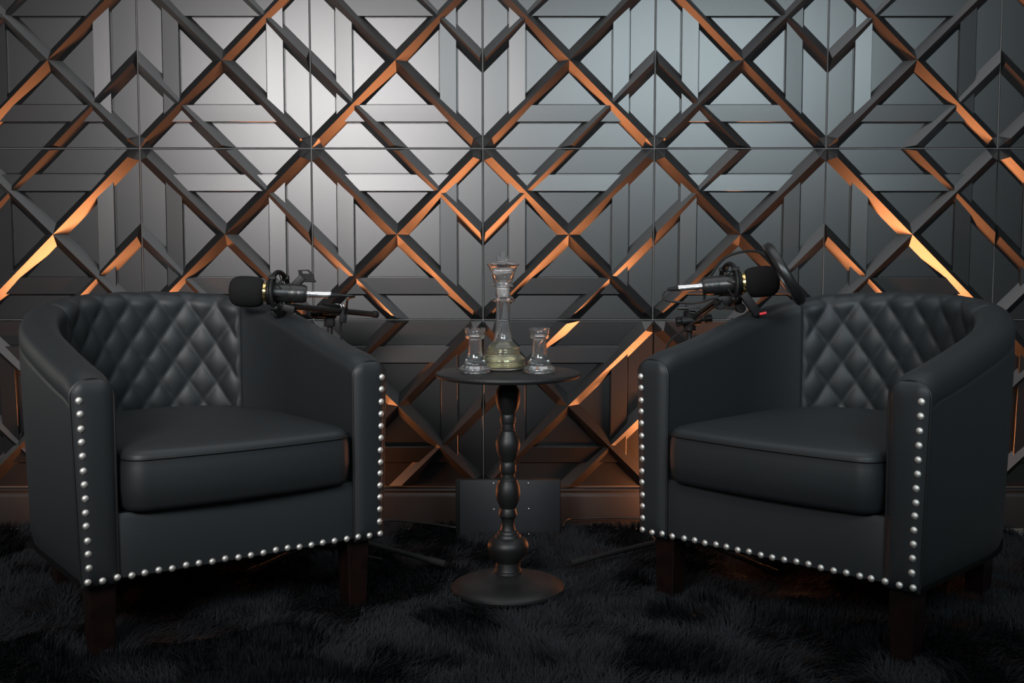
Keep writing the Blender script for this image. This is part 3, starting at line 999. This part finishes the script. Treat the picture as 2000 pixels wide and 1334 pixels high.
mb.build('wing_bracket', M['metal_black'], st)
# boom rising to the mount, coil spring, pivot
p0, p1 = P(0.468, -0.395, 0.618), P(0.528, -0.488, 0.678)
MB().cyl(p0, p1, 0.0080, seg=14).build('boom', M['metal_black'], st)
mb = MB()
mb.box(P(0.545, -0.500, 0.672), (0.060, 0.020, 0.022), Euler((0, -0.05, 0)), 0.004)
mb.cyl(P(0.520, -0.512, 0.660), P(0.520, -0.480, 0.660), 0.012, seg=16, bevel=0.002)
mb.cyl(P(0.572, -0.515, 0.652), P(0.572, -0.480, 0.652), 0.012, seg=16, bevel=0.002)
mb.cyl(P(0.560, -0.515, 0.672), P(0.560, -0.490, 0.676), 0.010, seg=14, bevel=0.002)
mb.build('mount_bracket', M['plastic'], st)
co = [P(0.528 + 0.040*k/90, -0.506 + 0.0072*math.cos(2*PI*k/10), 0.6555 + 0.0072*math.sin(2*PI*k/10) - 0.002*k/90) for k in range(91)]
MB().tube(co, 0.0013, 5).build('spring', M['metal_black'], st)
mb = MB()
a0, a1 = P(0.574, -0.530, 0.682), P(0.600, -0.576, 0.646)
dd_ = a1 - a0
mb.box((a0 + a1)/2, (0.021, 0.020, dd_.length), Euler((0, math.atan2(dd_.x, dd_.z) - PI, 0)), 0.003)
mb.build('arm_link', M['plastic'], st)

# pop filter: round screen on a gooseneck
pc = Vector((0.650, -0.625, 0.7398))
nrm = Vector((0.80, -0.14, 0.50)).normalized()
pf = thing('pop_filter', 'round black pop filter on a thin gooseneck in front of a microphone', 'pop filter', pc)
a_, b_ = frame(nrm)
MB().lathe([(0.0715, -0.0108), (0.0795, -0.0118), (0.0840, -0.0075), (0.0854, 0), (0.0840, 0.0075), (0.0795, 0.0118), (0.0715, 0.0108), (0.0715, -0.0108)], (0, 0, 0), nrm, 64).build('hoop', M['metal_black'], pf)
MB().lathe([(0, -0.0016), (0.075, -0.0016), (0.075, 0.0016), (0, 0.0016)], (0, 0, 0), nrm, 48).build('screen', M['mesh'], pf)
gp = [Vector(q) - pc for q in ((0.490, -0.446, 0.665), (0.496, -0.444, 0.705), (0.511, -0.446, 0.738), (0.5415, -0.452, 0.777), (0.588, -0.468, 0.7935), (0.622, -0.505, 0.7895))]
goal = Vector((0.652, -0.488, 0.776)) - pc
near = min((a_*(0.0785*math.cos(q*0.05)) + b_*(0.0785*math.sin(q*0.05)) for q in range(126)), key=lambda v_: (v_ - goal).length)
gp.append(near)
MB().tube(spline(gp, 60), 0.0034, 8).build('gooseneck', M['rubber'], pf)
# cables on this side
plug_r = o_r + Rr @ Vector((-0.158, 0, 0))
c = MB().tube(spline([plug_r, plug_r + Vector((-0.012, 0, -0.010)), (plug_r.x - 0.008, -0.497, 0.672), (0.436, -0.500, 0.6645), (0.470, -0.506, 0.6665), (0.505, -0.520, 0.6780), (0.518, -0.524, 0.6700), (0.498, -0.490, 0.645), (0.445, -0.44, 0.596), (0.400, -0.42, 0.545), (0.395, -0.40, 0.42), (0.42, -0.40, 0.2), (0.40, -0.36, 0.03), (0.38, -0.25, 0.012)], 110), 0.0030, 8).build('microphone_cable', M['cable'])
c['label'] = 'black cable looping from the plug of the microphone that faces the pop filter'; c['category'] = 'cable'; c['group'] = 'black cables'
# red tipped lever resting by the chair arm
MB().cyl(P(0.605, -0.572, 0.6400), P(0.622, -0.575, 0.6440), 0.0036, seg=10, bevel=0.001).build('lever_tip', M['red'], st)['label'] = 'red lever tip'

# cables on the rug along the wall
c = MB().tube(spline([(-0.42, -0.10, 0.012), (-0.355, -0.092, 0.014), (-0.29, -0.105, 0.012), (-0.235, -0.13, 0.013), (-0.175, -0.155, 0.010), (-0.150, -0.158, 0.008)], 40), 0.0036, 8).build('floor_cable', M['cable'])
c['label'] = 'black cable lying on the rug beside the flat box, on the darker baseboard side'; c['category'] = 'cable'; c['group'] = 'black cables'
c = MB().tube(spline([(0.145, -0.150, 0.008), (0.160, -0.085, 0.014), (0.20, -0.066, 0.013), (0.26, -0.062, 0.014), (0.33, -0.060, 0.013), (0.42, -0.065, 0.012)], 40), 0.0030, 8).build('floor_cable', M['cable'])
c['label'] = 'black cable lying along the rug edge under the amber-lit baseboard'; c['category'] = 'cable'; c['group'] = 'black cables'
